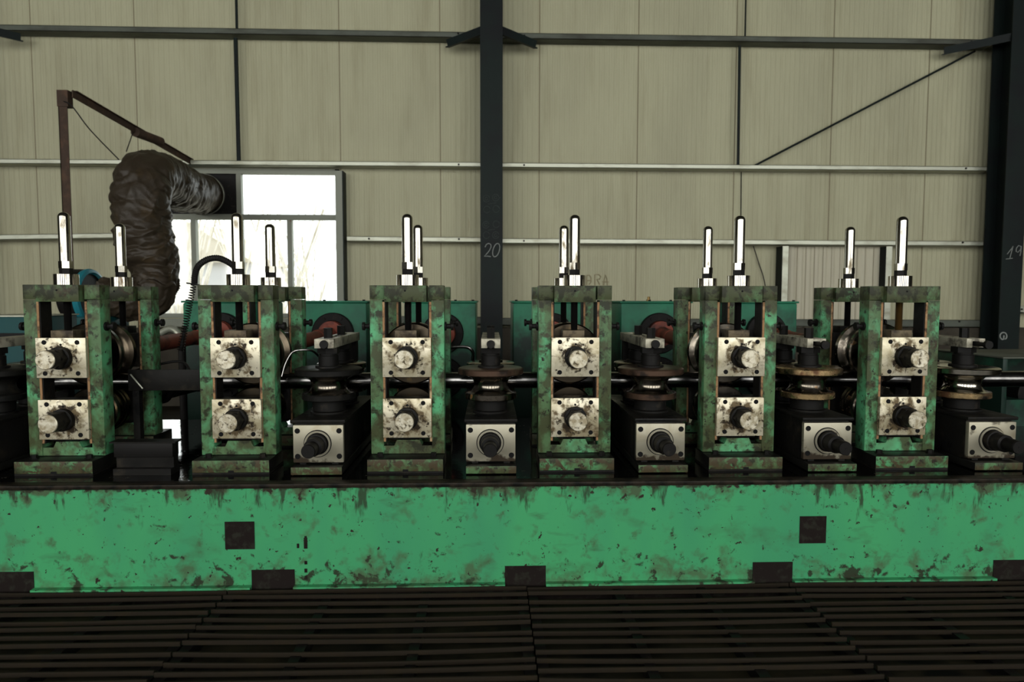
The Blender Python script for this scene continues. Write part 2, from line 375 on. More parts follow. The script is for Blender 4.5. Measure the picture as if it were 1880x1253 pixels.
struct(MB().box(wx(446)+.005, WX1-.05, YW+.03, YW+.034, zt+.03, WZ1-.06), 'pane', M['glass'], win)
o = struct(MB().box(WX0+.05, wx(441.5)-.028, YW+.02, YW+.04, zt+.03, WZ1-.06), 'blanking_panel', M['black'], win); o['label'] = 'black sheet closing the upper left pane around the duct'
struct(MB().box(WX0-.08, WX1+.08, YW-.10, YW+.02, WZ0-.10, WZ0-.012), 'sill', M['winframe'], win)
# yard outside
struct(MB().box(-30, 30, YW+.15, 60, -.3, -.1), 'floor_yard', M['outground'])
b = MB()
for k in range(26):
    x = -9+.45*k+random.uniform(-.2, .2); y = 13+random.uniform(-1, 3)
    for q in range(14):
        a = random.uniform(0, 2*PI); h = random.uniform(1.2, 3.6)
        b.tube([(x, y, -.1), (x+.15*math.cos(a), y+.1*math.sin(a), h*.5), (x+.7*math.cos(a)*h/3, y+.4*math.sin(a), h)], .014, 4)
tag(b.build('dry_brush', M['outbush']), 'pale leafless brush in the yard outside the window', 'bushes', kind='stuff')
t = thing('shed', 'pale shed with a pitched roof outside, seen through the window', 'shed', (-9.2, 19, -.1))
MB().box(-1.8, 1.8, 0, 4, 0, 2.4).build('wall', M['outshed'], t)
MB().prism([(-2.1, 2.4), (2.1, 2.4), (0, 3.7)], -.2, 4.2).build('roof', M['outground'], t)

# steel columns
def column(x, label, top=ZT):
    t = thing('steel_column', label, 'column', (x, 4.55, -.06), 'hall columns')
    h = top+.06
    MB().box(-.123, .123, 0, .014, 0, h).build('front_flange', M['column'], t)
    MB().box(-.005, .005, .014, .286, 0, h).build('web', M['column'], t)
    MB().box(-.123, .123, .286, .30, 0, h).build('back_flange', M['column'], t)
    return t
cc = column(.385, 'dark steel column in the middle with the chalk number 20')
cr = column(6.295, 'dark steel column at the right edge with the chalk number 19')
cl = column(-5.525, 'dark steel column out past the left edge, only its brace showing')
YC = 4.546
def chalk(parent, strokes, name, material, label, r):
    b = MB()
    for s_ in strokes: stroke(b, s_, YC, r)
    bmesh.ops.translate(b.bm, verts=b.bm.verts[:], vec=-parent.location)
    o = b.build(name, material, parent); o['label'] = label
two = [(890.5, 454), (893, 449), (897, 447), (901, 449), (901.5, 454), (898, 461), (893, 467), (889, 471), (895, 470.5), (901, 471.5)]
zero = arc(911, 459.5, 6, 12.4, 0, 360, 20); zero = [(x + (459.5-y)*.22, y) for x, y in zero]
chalk(cc, [two, zero], 'chalk_number', M['chalk'], 'white chalk number 20', .0042)
ros = []
for cx_, cy_ in ((893, 365), (910, 363), (894, 385), (911, 384), (892, 413), (911, 412), (893, 432), (910, 432)):
    ros.append(arc(cx_, cy_, 6, 6.2, 20, 350)); 
    if (cx_, cy_) in ((893, 365), (910, 363), (892, 413), (910, 432)): ros.append(arc(cx_, cy_, 2.6, 2.8, 0, 320, 10))
ros += [[(896, 375), (911, 372.5)], [(896, 423), (909, 421)], [(914, 379), (918, 384)], [(916, 364), (919, 363)]]
chalk(cc, ros, 'chalk_doodle', M['faintchalk'], 'faint chalk rings', .003)
chalk(cr, [[(1849, 467), (1857, 457), (1860, 452), (1854, 474)], [(1847, 476), (1859, 474.5)],
           [(1875, 453), (1870, 451), (1866, 456), (1865.5, 462), (1869, 463.5), (1873, 459), (1875, 452), (1874, 464), (1872.5, 470)]], 'chalk_number', M['chalk'], 'white chalk number 19', .0036)
chalk(cr, [arc(1842, 617.5, 6.2, 6.6, 100, 420, 16), [(1843, 616), (1842.5, 624)]], 'chalk_ring', M['chalk'], 'yellowish open ring mark', .007)
# fly braces of the columns, running back to the top girt
def brace(parent, p, q):
    l = parent.location
    b = MB(); b.bar(Vector(p)-l, Vector(q)-l, .012, .075, (0, -.3, 1)); b.bar(Vector(p)-l+Vector((0, .03, -.035)), Vector(q)-l+Vector((0, .03, -.035)), .07, .012, (0, -.3, 1))
    b.build('fly_brace', M['column'], parent)
brace(cc, P(884, 55, 4.57), P(821, 79, 4.84)); brace(cc, P(921, 55, 4.57), P(984, 81, 4.84))
brace(cr, P(1862, 66, 4.57), P(1733, 93, 4.84))
brace(cl, P(-45, 48, 4.57), P(38, 68, 4.84))

# girts
def girt(x0, x1, z0, z1, label, material, h=.062, g='wall girts'):
    """C section 180 deep, open side up"""
    t = thing('wall_girt', label, 'girt', (x0, 4.85, z0-h), g)
    dz = z1-z0; L_ = x1-x0; b = MB()
    ang = -math.atan2(dz, L_); R_ = Matrix.Rotation(ang, 3, 'Y')
    b.box(0, L_, 0, .006, 0, h, rot=R_); b.box(0, L_, 0, .175, 0, .006, rot=R_); b.box(0, L_, 0, .03, h-.006, h, rot=R_)
    o = b.build('channel', material, t)
    b = MB()
    for k in range(2): b.lathe((.25+(L_-.5)*k, 0, h*.5), (0, -1, 0), [(0, .012), (.008, .012)], 6)
    b.build('bolt', M['black'], t)
    return t
cL, cM0, cM1, cR = -5.40, .262, .508, 6.17
zz = lambda px, py: P(px, py, 4.85).z
girt(cL, cM0, zz(20, 45), zz(870, 59), 'top dark wall girt left of the middle column', M['galvdull'])
girt(cM1, cR, zz(935, 60), zz(1780, 72), 'top dark wall girt right of the middle column', M['galvdull'])
girt(cL, cM0, zz(20, 292), zz(870, 298), 'galvanised wall girt above the window', M['galv'], .05)
girt(cM1, cR, zz(935, 299), zz(1790, 306), 'galvanised wall girt right of the middle column below the diagonal rod', M['galv'], .05)
girt(cL, P(262, 430, 4.85).x, zz(0, 432), zz(262, 427.5), 'short galvanised wall girt left of the window behind the rusty post', M['galv'], .055)
girt(P(637, 440, 4.85).x, cM0, zz(640, 434), zz(870, 436), 'short galvanised wall girt between the window and the middle column', M['galv'], .055)
girt(cM1, cR, zz(935, 438), zz(1785, 443), 'galvanised wall girt over the sheet-metal door', M['galv'], .055)
girt(cM1, cR, zz(935, 584), zz(1785, 588), 'lowest wall girt right of the middle column above the plinth', M['galvdull'], .085)
girt(P(640, 580, 4.85).x, cM0, zz(640, 580), zz(870, 582), 'lowest wall girt between the window and the middle column', M['galvdull'], .085)
girt(cR+.25, 9, zz(1884, 562), zz(1990, 563), 'pale wall girt end beyond the right column', M['galv'], .08)
# window jamb post
t = thing('jamb_post', 'galvanised upright post along the right side of the window', 'post', (P(624, 450, 4.86).x, 4.86, .84))
MB().box(-.045, .035, 0, .012, 0, 1.79).build('face', M['winframe'], t); MB().box(.035, .047, 0, .165, 0, 1.79).build('side_flange', M['column'], t)
# sag rods
def rod(p, q, r, label, name='sag_rod'): return tag(MB().cyl(p, q, r, seg=8).build(name, M['column']), label, 'rod', 'rods on the back wall')
rod(P(433, -40, 4.93), P(435, 56, 4.93), .016, 'dark vertical rod above the top girt on the left')
rod(P(432.5, 70, 4.93), P(438.5, 298, 4.93), .024, 'dark vertical rod between the two girts over the window')
rod(P(1370, -40, 4.93), P(1368, 66, 4.93), .010, 'thin dark rod rising from the top girt right of the middle column')
rod(P(1358, 84, 4.93), P(1355, 303, 4.93), .017, 'dark vertical rod right of the middle column between two girts')
rod(P(1361, 316, 5.022), P(1360, 432, 5.022), .006, 'thin wire rod under the middle girt behind the chrome cap')
rod(P(1386, 304, 4.95), P(1790, 94, 4.95), .012, 'long slanting tie rod on the right side of the wall', 'tie_rod')
tag(MB().tube(spline([P(1383, 452, 4.97), P(1392, 480, 5.0), P(1405, 526, 5.0), P(1408, 600, 5.0)], 6), .006, 6).build('wall_cable', M['rubber']), 'thin black cable hanging down the wall left of the sheet-metal door', 'cable')
b = MB()
for s_ in ([(1077, 506), (1082, 505.5), (1085, 510), (1085, 518), (1081, 523)], [(1077, 515.5), (1084, 515.5)], [(1077, 506), (1077, 524)],
           [(1092, 524), (1092, 504.5), (1099, 504.5), (1103, 508), (1101, 512.5), (1096, 513), (1101, 523)],
           [(1107.5, 524), (1109, 515), (1111.5, 505), (1114, 512), (1115, 524)], [(1105.5, 517.5), (1117, 518)]): stroke(b, s_, YW-.002, .008)
tag(b.build('wall_scrawl', M['pencil']), 'faint brown scrawled letters on the wall right of the middle column', 'writing')

# sheet metal door
d0 = P(1444, 560, YW-.02).x; d1 = P(1616, 560, YW-.02).x; dz = P(1500, 454, YW-.02).z
b = MB(); n = 36; xs = [d0 + (d1-d0)*k/n for k in range(n+1)]
front = [(x, YW-.045 + (.018 if k % 3 == 0 else 0)) for k, x in enumerate(xs)]
va = [[b.bm.verts.new((x, y, z)) for x, y in front] for z in (-.05, dz)]
vb = [[b.bm.verts.new((x, YW-.004, z)) for x, y in front] for z in (-.05, dz)]
for k in range(n):
    b.bm.faces.new((va[0][k], va[0][k+1], va[1][k+1], va[1][k])); b.bm.faces.new((vb[0][k+1], vb[0][k], vb[1][k], vb[1][k+1]))
    b.bm.faces.new((va[1][k], va[1][k+1], vb[1][k+1], vb[1][k])); b.bm.faces.new((vb[0][k], vb[0][k+1], va[0][k+1], va[0][k]))
for k in (0, n): b.bm.faces.new((va[0][k], va[1][k], vb[1][k], vb[0][k]))
door = struct(b, 'door_1', M['sheet'])
def dpost(px):
    x = P(px, 500, 4.86).x
    b = MB(); b.box(x, x+.07, 4.86, 4.872, -.05, dz); struct(b, 'door_frame', M['galv'], door)
    struct(MB().box(x-.006, x, 4.86, YW, -.05, dz), 'frame_flange', M['column'], door)  # dark column paint puts the shade of the post's side into its colour
dpost(1436); dpost(1626)

# ------------------------------------------------------------------ machine bed
bed = thing('machine_bed', 'long bright green machine bed with dark grease smears and burnt square patches', 'machine bed', (0, -.26, -.06))
BX0, BX1 = -2.6, 3.9
def lz(z): return z+.06
MB().box(BX0, BX1, 0, .02, lz(-.06), lz(.412)).build('front_plate', M['bedgreen'], bed)
MB().box(BX0, BX1, .02, 1.52, lz(-.06), lz(.40)).build('body', M['oily'], bed)
MB().box(BX0, BX1, -.012, .05, lz(.412), lz(.43), .003).build('top_lip', M['lip'], bed)
MB().box(BX0, BX1, .05, 1.52, lz(.40), lz(.425)).build('top_plate', M['bedtop'], bed)
cuts = [BX0]
for x0, y0, x1, y1 in ((414, 958, 467, 1009), (1467, 948, 1517, 998), (-30, 1050, 62, 1092), (463, 1046, 541, 1086), (927, 1039, 1002, 1074), (1381, 1032, 1455, 1071), (1822, 1028, 1900, 1066)):
    a = P(x0, y1, -.26); c = P(x1, y0, -.26)
    if y1 > 1020: cuts += [a.x, c.x]
    o = MB().box(a.x, c.x, -.003, 0, lz(-.012 if y1 > 1020 else a.z), lz(c.z)).build('patch_plate', M['patch'], bed)
    o['label'] = 'burnt brown patch'
cuts = sorted(cuts+[BX1]); b = MB()
for k in range(0, len(cuts)-1, 2):
    if cuts[k+1] > cuts[k]: b.box(cuts[k], cuts[k+1], -.028, 0, lz(-.012), lz(.004))
b.build('foot_strip', M['bedgreen'], bed)
MB().box(BX0, BX1, -.024, 0, lz(-.06), lz(-.0125)).build('skid_plate', M['patch'], bed)
b = MB()
for x0, y0, x1, y1 in ((558, 988, 564, 1008), (559, 1031, 564, 1037), (559, 1045, 564, 1052), (559, 1058, 564, 1065), (545, 999, 549, 1007), (559, 985, 563, 988)):
    a = P(x0, y1, -.262); c = P(x1, y0, -.262); b.box(a.x, c.x, -.0025, 0, lz(a.z), lz(c.z))
b.build('rust_tick', M['patch'], bed)

# ------------------------------------------------------------------ roll stands
Z0 = .43           # bed level under the feet; local z = world z - Z0
def Lz(z): return z - Z0
def make_stand():
    t = thing('roll_stand', '', 'roll stand', (0, .265, Z0), 'row of six roll stands')
    yo = .265
    for fr, y0 in ((0, 0.), (1, .452)):
        yb = y0 - yo; ye = yb + .082
        for s in (-1, 1):
            x0, x1 = sorted((s*.108, s*.164))
            p = MB().box(x0, x1, yb, ye, Lz(.49), Lz(1.18), .002).build('post', M['stand'], t)
            x0, x1 = sorted((s*.0935, s*.108))
            MB().box(x0, x1, yb+.004, ye-.002, Lz(.545), Lz(1.172)).build('liner', M['oily'], p)
            o = MB().box(*sorted((s*.0985, s*.108)), yb+.0005, yb+.004, Lz(.545), Lz(1.172)).build('liner_edge', M['rust'], p); o['label'] = 'rusty edge of the inner guide strip'
            q = MB().box(*sorted((s*.098, s*.164)), yb, ye, Lz(1.1815), Lz(1.245), .002).build('end_block', M['stand'], t)
        cb = MB()
        cb.box(-.0965, .0875, yb-.022, ye+.01, Lz(1.171), Lz(1.2445), .0015)
        cb = cb.build('cap_beam', M['stand'], t)
        MB().lathe((-.005, yb-.0222, Lz(1.221)), (0, -1, 0), [(0, .0045), (.0008, .0045)], 12).build('grease_hole', M['hole'], cb)
        # bottom cross bar with raised middle
        MB().prism([(-.108, Lz(.49)), (.108, Lz(.49)), (.108, Lz(.526)), (.062, Lz(.526)), (.05, Lz(.552)), (-.05, Lz(.552)), (-.062, Lz(.526)), (-.108, Lz(.526))], yb+.004, ye-.004).build('cross_bar', M['stand'], t)
        # foot
        fy0, fy1 = (-.10-yo, ye+.02) if fr == 0 else (yb-.02, ye+.10)
        ft = MB().box(-.166, .164, fy0, fy1, 0.004, Lz(.488), .003).build('foot', M['footpaint'], t)
        MB().box(-.012, .012, fy0-.0008, fy0+.004, 0.004, .014).build('notch', M['hole'], ft)
        MB().box(-.166, .164, fy0+.002, fy1, -.0045, .004).build('shim_plate', M['oily'], t)
        for s in (-1, 1):
            yy = (fy0+yb)/2+.01 if fr == 0 else ye+.05
            MB().lathe((s*.118, yy, Lz(.488)), (0, 0, 1), [(0, .019), (.003, .019), (.003, .0135), (.016, .0135)], 6).build('foot_bolt', M['oily'], t)
        # bearing blocks
        for zc in (.926, .654):
            bb = MB().box(-.0925, .0925, yb+.006, ye+.012, Lz(zc-.084), Lz(zc+.084), .002).build('bearing_block', M['oily'], t)
            if fr == 0:
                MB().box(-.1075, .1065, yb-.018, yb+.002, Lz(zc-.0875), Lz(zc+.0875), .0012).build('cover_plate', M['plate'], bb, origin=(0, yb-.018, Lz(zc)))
                for sx in (-1, 1):
                    for sz in (-1, 1):
                        MB().lathe((sx*.0705, yb-.0182, Lz(zc+sz*.068)), (0, -1, 0), [(-.002, .0102), (.0008, .0102), (.0008, .0062), (.0004, .006)], 16).build('cover_bolt', M['hole'], bb)
                MB().lathe((0, yb-.0182, Lz(zc+.058)), (0, -1, 0), [(0, .005), (.0007, .005)], 10).build('grease_nipple', M['hole'], bb)
            else:
                MB().box(-.10, .10, yb-.012, yb+.006, Lz(zc-.085), Lz(zc+.085), .002).build('cover_plate', M['oily'], bb)
        MB().box(-.055, .042, yb+.004, ye+.008, Lz(1.010), Lz(1.045), .002).build('screw_block', M['rustblock'] if fr == 0 else M['oily'], t)
        MB().box(-.08, .08, yb+.010, ye, Lz(.556), Lz(.568)).build('packing_plate', M['oily'], t)
        # adjusting screw
        yc = yb+.041
        th = MB(); n = 46; pr = []
        for k in range(n): pr += [(k*.128/n, .0165), (k*.128/n+.0014, .0138)]
        a = th.lathe((0, yc, Lz(1.045)), (0, 0, 1), pr, 20).build('adjusting_screw', M['black'], t)
        MB().lathe((0, yc, Lz(1.245)), (0, 0, 1), [(0, .0495), (.0465, .0495), (.047, .049)], 40).build('collar', M['collar'], a)
        MB().lathe((0, yc, Lz(1.292)), (0, 0, 1), [(0, .026), (.0255, .026)], 6).build('lock_nut', M['black'], a)
        MB().lathe((0, yc, Lz(1.3175)), (0, 0, 1), [(0, .0275), (.031, .0275)], 6).build('hex_nut', M['chrome'], a)
        hh = 1.563-1.3485
        pr = [(0, .0245), (hh-.022, .0245)] + [(hh-.022+.022*math.sin(q*PI/16), .0025+.022*math.cos(q*PI/16)) for q in range(1, 9)]
        MB().lathe((0, yc, Lz(1.3485)), (0, 0, 1), pr, 32).build('cap_sleeve', M['chrome'], a)
        # side set screws
        for s in (-1, 1):
            MB().lathe((s*.164, yb+.041, Lz(1.062)), (s, 0, 0), [(0, .020), (.008, .020), (.010, .011), (.028, .011), (.029, .019), (.040, .018)], 14).build('set_screw', M['black'], t)
    # rolls and shafts
    for zc, up in ((.926, 1), (.654, 0)):
        sh = MB()
        sh.lathe((0, -yo-.0185, Lz(zc)), (0, -1, 0), [(-.0, .050), (.022, .049), (.024, .044)], 32)
        sh.lathe((0, -yo-.0425, Lz(zc)), (0, -1, 0), [(0, .0455), (.036, .0455)], 6)
        sh.lathe((0, -yo-.0785, Lz(zc)), (0, -1, 0), [(0, .0405), (.044, .0405)], 32)
        sh.lathe((0, -yo+.08, Lz(zc)), (0, 1, 0), [(0, .04), (.54, .04)], 24)
        s_ = sh.build('roll_shaft', M['oily'], t)
        MB().lathe((0, -yo-.1225, Lz(zc)), (0, -1, 0), [(0, .0405), (.004, .0405), (.006, .038)], 32).build('shaft_end', M['shaftend'], s_)
        d = .136; pr = []
        R_, w = (.145, .075) if up else (.114, .068)
        pr = [(-w, .05), (-w, R_-.006), (-w+.006, R_), (-.045, R_-.002)]
        for q in range(15):
            tt = -.0395 + .079*q/14
            pr.append((tt, min(R_-.006, d - math.sqrt(max(.0405**2-tt*tt, 0)))))
        pr += [(.045, R_-.002), (w-.006, R_), (w, R_-.006), (w, .05)]
        MB().lathe((0, 0, Lz(zc)), (0, 1, 0), pr, 72).build('forming_roll', M['rollbright'] if up else M['roll'], t)
    return t
STAND_LABELS = ['grimy green roll stand at the left end, in front of the black duct',
                'grimy green roll stand in front of the window, beside the curved black hose',
                'green roll stand just left of the column chalked 20',
                'green roll stand just right of the column chalked 20',
                'green roll stand in front of the left edge of the sheet-metal door',
                'green roll stand at the right end of the row, nearest the column chalked 19']
first = make_stand()
for k in range(6):
    s = first if k == 0 else copy_tree(first)
    s.location.x = (k-2)*.75; s['label'] = STAND_LABELS[k]
    if k == 5:
        sc = [ch for ch in bpy.data.objects if ch.parent == s and ch.name.startswith('adjusting_screw')]
        sc = min(sc, key=lambda o: min(v.co.y for v in o.data.vertices))
        sc.material_slots[0].link = 'OBJECT'; sc.material_slots[0].material = M['thread']; sc['label'] = 'brassy threaded screw'
    if k in (0, 1, 4, 5):
        mr = M['rolldark'] if k < 2 else M['roll']
        for ch in bpy.data.objects:
            if ch.parent == s and ch.name.startswith('forming_roll'): ch.material_slots[0].link = 'OBJECT'; ch.material_slots[0].material = mr

# ------------------------------------------------------------------ side roll stands
def make_side(bolt_out, rollmat, rimmat, lowmat):
    t = thing('side_roll_stand', '', 'side roll stand', (0, .265, Z0), 'row of side roll stands')
    yo = .265
    def y(v): return v-yo
    MB().box(-.106, .104, y(-.06), y(.66), Lz(.468), Lz(.645), .003).build('slide_housing', M['oily'], t)
    MB().box(-.116, .116, y(-.085), y(.66), Lz(.645), Lz(.660), .003).build('top_slab', M['oily'], t)
    MB().box(-.108, .110, y(-.13), y(.66), 0.0, .033, .002).build('base_bar', M['footpaint'], t)
    for s in (-1, 1): MB().box(s*.07-.014, s*.07+.014, y(-.075), y(-.04), .033, Lz(.472)).build('foot_block', M['oily'], t)
    MB().box(-.1, .1, y(-.03), y(.6), .033, Lz(.468)).build('slide_base', M['oily'], t)
    zc = .556
    fp = MB().box(-.109, .108, y(-.084), y(-.06), Lz(.472), Lz(.637), .003).build('front_plate', M['vplate'], t)
    for sx, sz in ((-1, 1), (1, 1), (1, -1), (-1, -1)):
        MB().lathe((sx*.090, y(-.0842), Lz(zc+sz*.056)), (0, -1, 0), [(-.002, .0118), (.0008, .0118), (.0008, .0065), (.0004, .006)], 16).build('cap_screw', M['hole'], fp)
    MB().lathe((-.003, y(-.0842), Lz(zc)), (0, -1, 0), [(-.002, .0605), (.0008, .0605)], 40).build('bore_gap', M['hole'], fp)
    MB().lathe((-.003, y(-.0842), Lz(zc)), (0, -1, 0), [(-.002, .057), (.006, .0565), (.006, .0485), (-.002, .0485)], 40, cap=False).build('bearing_ring', M['vplate'], fp)
    sc = MB(); sc.lathe((-.003, y(-.084), Lz(zc)), (0, -1, 0), [(.0, .044), (.03, .044), (.032, .039), (.085, .038), (.09, .029), (.155, .0295), (.160, .027)], 32)
    s_ = sc.build('adjusting_shaft', M['black'], t)
    MB().lathe((-.003, y(-.2441), Lz(zc)), (0, -1, 0), [(0, .004), (.0008, .004)], 10).build('centre_hole', M['hole'], s_)
    for fr, yc, R_ in ((0, .127, .152), (1, .402, .121)):
        o_ = (0, y(yc), Lz(.868))
        pr = [(.030, .10), (.034, .128), (.040, .112)] if fr == 0 else [(.030, .10), (.036, .118), (.042, .106)]
        for q in range(13):
            zz_ = -.034+.068*q/12
            pr.append((.078+zz_, (.1375 if fr else .119)-math.sqrt(max(.0405**2-zz_*zz_, 0))))
        pr += [(.116, .112), (.119, .10)]
        ro = MB().lathe(o_, (0, 0, -1), pr, 72).build('side_roll', rollmat if fr == 0 else M['roll'], t)
        MB().lathe(o_, (0, 0, -1), [(0, .05), (.0, R_-.012), (.003, R_-.004), (.006, R_), (.027, R_), (.031, R_-.004), (.033, .09)], 72).build('top_rim', rimmat if fr == 0 else M['roll'], ro)
        MB().lathe(o_, (0, 0, -1), [(.1165, .09), (.1165, .1185), (.120, .121), (.142, .121), (.146, .115), (.146, .07)], 72).build('lower_rim', lowmat if fr == 0 else M['roll'], ro)
        MB().lathe(o_, (0, 0, -1), [(.1465, .075), (.196, .074), (.198, .066)], 40).build('roll_hub', M['black'], ro)
        MB().lathe((0, y(yc), Lz(.868)), (0, 0, 1), [(0, .060), (.008, .060), (.010, .056), (.010, .045), (.055, .045), (.057, .041), (.094, .041)], 28).build('roll_axle', M['black'], t)
        MB().lathe((0, y(yc), Lz(.934)), (0, 0, 1), [(0, .052), (.027, .052)], 6).build('axle_nut', M['black'], t)
        MB().lathe((0, y(yc), Lz(.660)), (0, 0, 1), [(0, .085), (.008, .085), (.010, .07), (.0105, .05)], 32).build('thrust_collar', M['oily'], t)
        MB().lathe((0, y(yc), Lz(1.0042)), (0, 0, 1), [(0, .0205), (.046, .0205)], 6).build('clamp_bolt', M['black'], t)
    tb = MB(); z0, z1 = Lz(.962), Lz(1.004)
    tb.box(-.0435, -.016, y(.045), y(.655), z0, z1, .001); tb.box(.016, .0435, y(.045), y(.655), z0, z1, .001)
    tb.box(-.016, .016, y(.095), y(.16), z0, z1-.002); tb.box(-.016, .016, y(.36), y(.44), z0, z1-.002); tb.box(-.016, .016, y(.60), y(.655), z0, z1)
    tb.box(-.016, .016, y(.045), y(.095), z1-.012, z1)
    t_ = tb.build('tie_bar', M['bare'], t)
    MB().lathe((.0, y(.10), Lz(.980)), (0, -1, 0), [(0, .010), (.055+bolt_out-.016, .010), (.055+bolt_out-.016, .0195), (.055+bolt_out, .0185)], 16).build('tension_bolt', M['black'], t_)
    MB().box(-.035, .035, y(.60), y(.655), Lz(.66), z0).build('rear_bracket', M['oily'], t)
    return t
SIDE_LABELS = ['side roll stand at the far left, cut off by the left edge',
               'side roll stand with a dull black roll, just right of the window stand',
               'side roll stand in front of the column chalked 20',
               'side roll stand between the stand right of the middle column and the door-side stand',
               'side roll stand with a rusty gold rim, left of the right-end roll stand',
               'side roll stand at the far right with shiny rim and long shaft leaving the picture']
vs = [(-2, .03, 'oily', 'oily', 'oily'), (0, .012, 'roll', 'oily', 'oily'), (1, .008, 'roll', 'rollbrown', 'roll'), (2, .02, 'roll', 'rollbrown', 'rollbrown'), (3, .085, 'roll', 'rollrust', 'rollrust'), (4, .085, 'rollshine', 'rollshine', 'rollrust')]
for (k, bo, mt, m2, m3), lab in zip(vs, SIDE_LABELS):
    s = make_side(bo, M[mt], M[m2], M[m3]); s.location.x = -.378+.75*k + (-.01 if k == -2 else 0); s['label'] = lab

# low splash guard between the first two stands
t = thing('splash_guard', 'low black steel splash guard standing on the bed between the two left stands', 'splash guard', (-1.128, .2, .4255))
MB().box(-.122, .122, -.30, -.215, 0, .028).build('base_bar', M['oily'], t)
MB().box(-.122, .122, -.27, -.225, .028, .075).build('lower_plate', M['oily'], t)
MB().box(-.125, .125, -.285, -.225, .075, .137, .003).build('upper_plate', M['black'], t)
MB().box(-.14, .14, -.29, -.22, .137, .143).build('top_lip', M['oily'], t)

# the tube being formed, and the guide plate at its start
tag(MB().cyl((-3.2, .265, .789), (4.3, .265, .789), .0395, seg=48).build('steel_tube', M['tube']), 'long oiled steel tube running through all the rolls', 'tube')
t = thing('strip_guide', 'flat black strip guide beside the tube between the two left stands', 'guide', (-1.13, .19, .425))
MB().box(-.19, .19, -.012, .0, .33, .428, .002).build('guide_plate', M['oily'], t)
for x in (-.16, .16): MB().box(x-.015, x+.015, -.004, .03, 0, .34).build('guide_leg', M['oily'], t)

# ------------------------------------------------------------------ gearboxes and drive shafts
def make_gear():
    t = thing('gearbox', '', 'gearbox', (0, 1.67, -.06), 'gearboxes behind the stands')
    MB().box(-.222, .270, 0, .62, 0, 1.215, .012).build('housing', M['gear'], t)
    ld = MB().box(-.230, .278, -.008, .63, 1.215, 1.228, .003).build('lid', M['gear'], t)
    for x in (-.20, -.02, .13, .25):
        MB().lathe((x, .02, 1.228), (0, 0, 1), [(0, .010), (.009, .010)], 6).build('lid_bolt', M['black'], ld)
    for z in (1.006, .70):
        c = MB().lathe((.044, 0, z), (0, -1, 0), [(0, .142), (.028, .142), (.034, .136), (.034, .09), (.02, .085)], 48).build('bearing_cover', M['black'], t)
        b = MB()
        for a in range(6): b.lathe((.044+.115*math.cos(a*PI/3), -.034, z+.115*math.sin(a*PI/3)), (0, -1, 0), [(0, .011), (.008, .011)], 6)
        b.build('cover_bolts', M['oily'], c)
    return t
GEAR_LABELS = ['green gearbox farthest left, behind the gap between the two left stands', 'green gearbox right of the window stand with a red shaft at its round cover',
               'green gearbox directly left of the middle column', 'green gearbox directly right of the middle column',
               'green gearbox with a brass plug on its lid, right of the middle column', 'pale green gearbox farthest right, left of the sheet-metal door']
SHAFT_LABELS = ['red drive shaft crossing the gap between the two left stands', 'red drive shaft right of the window stand', 'red drive shaft behind the stand left of the middle column',
                'red drive shaft behind the stand right of the middle column', 'red drive shaft left of the door-side stand', 'red drive shaft behind the door-side stand at the right']
def make_shaft(x0, zr, zg, material, label, g):
    p = Vector((x0, .63, zr)); q = Vector((x0+.044, 1.63, zg))
    t = thing('drive_shaft', label, 'drive shaft', p, g)
    d = q-p; L_ = d.length; u = d.normalized()
    MB().lathe((0, 0, 0), u, [(0, .055), (.05, .055), (.055, .044), (.10, .044)], 24).build('coupling', M['black'], t)
    MB().lathe(u*.10, u, [(0, .05), (.03, .05), (.035, .043), (L_*.55, .043), (L_*.55+.004, .048), (L_*.55+.06, .048), (L_*.55+.064, .039), (L_-.25, .039)], 28).build('shaft_tube', material, t)
    MB().lathe(u*(L_-.15), u, [(0, .039), (.03, .05), (.06, .052), (.065, .04), (.1, .04), (.105, .086), (.15, .088)], 28).build('flange_yoke', material, t)
    if material is not M['red']: MB().lathe(u*.20, u, [(0, .03), (.0, .062), (.03, .062), (.03, .044)], 28).build('flange', M['oily'], t)
    return t
gb = make_gear()
for k in range(6):
    s = gb if k == 0 else copy_tree(gb)
    s.location.x = (k-2)*.75; s['label'] = GEAR_LABELS[k]
    make_shaft((k-2)*.75, .926, .946, M['red'], SHAFT_LABELS[k], 'upper red drive shafts')
    make_shaft((k-2)*.75, .654, .640, M['oily'], SHAFT_LABELS[k].replace('red', 'black lower'), 'lower black drive shafts')
p = P(1175, 549, 1.9)
tag(MB().lathe((1.5, 1.8, 1.168), (0, 0, 1), [(0, .016), (.012, .016), (.012, .011), (.03, .011), (.032, .006)], 8).build('breather_plug', M['thread']), 'small brass breather plug on the lid of the gearbox right of the middle column', 'plug')
# ------------------------------------------------------------------ left background: cabinet, blower, duct, post
c0 = P(-60, 582, 1.3); c1 = P(52, 582, 1.3)
t = thing('teal_cabinet', 'low teal machine cabinet at the left edge behind the first stand', 'cabinet', ((c0.x+c1.x)/2, 1.3, -.06))
hw = (c1.x-c0.x)/2; ztop = c1.z+.06
MB().box(-hw, hw, 0, .5, 0, ztop, .006).build('body', M['teal'], t)
MB().box(-hw-.01, hw+.01, -.01, .51, ztop, ztop+.008).build('top_plate', M['galv'], t)
za = P(20, 630, 1.3).z+.06; zb_ = P(20, 612, 1.3).z+.06
MB().box(-hw+.02, hw-.01, -.006, 0, za, zb_).build('dark_band', M['black'], t)
MB().box(-hw+.02, hw-.01, -.012, 0, P(20, 690, 1.3).z+.06, P(20, 684, 1.3).z+.06).build('rail', M['oily'], t)
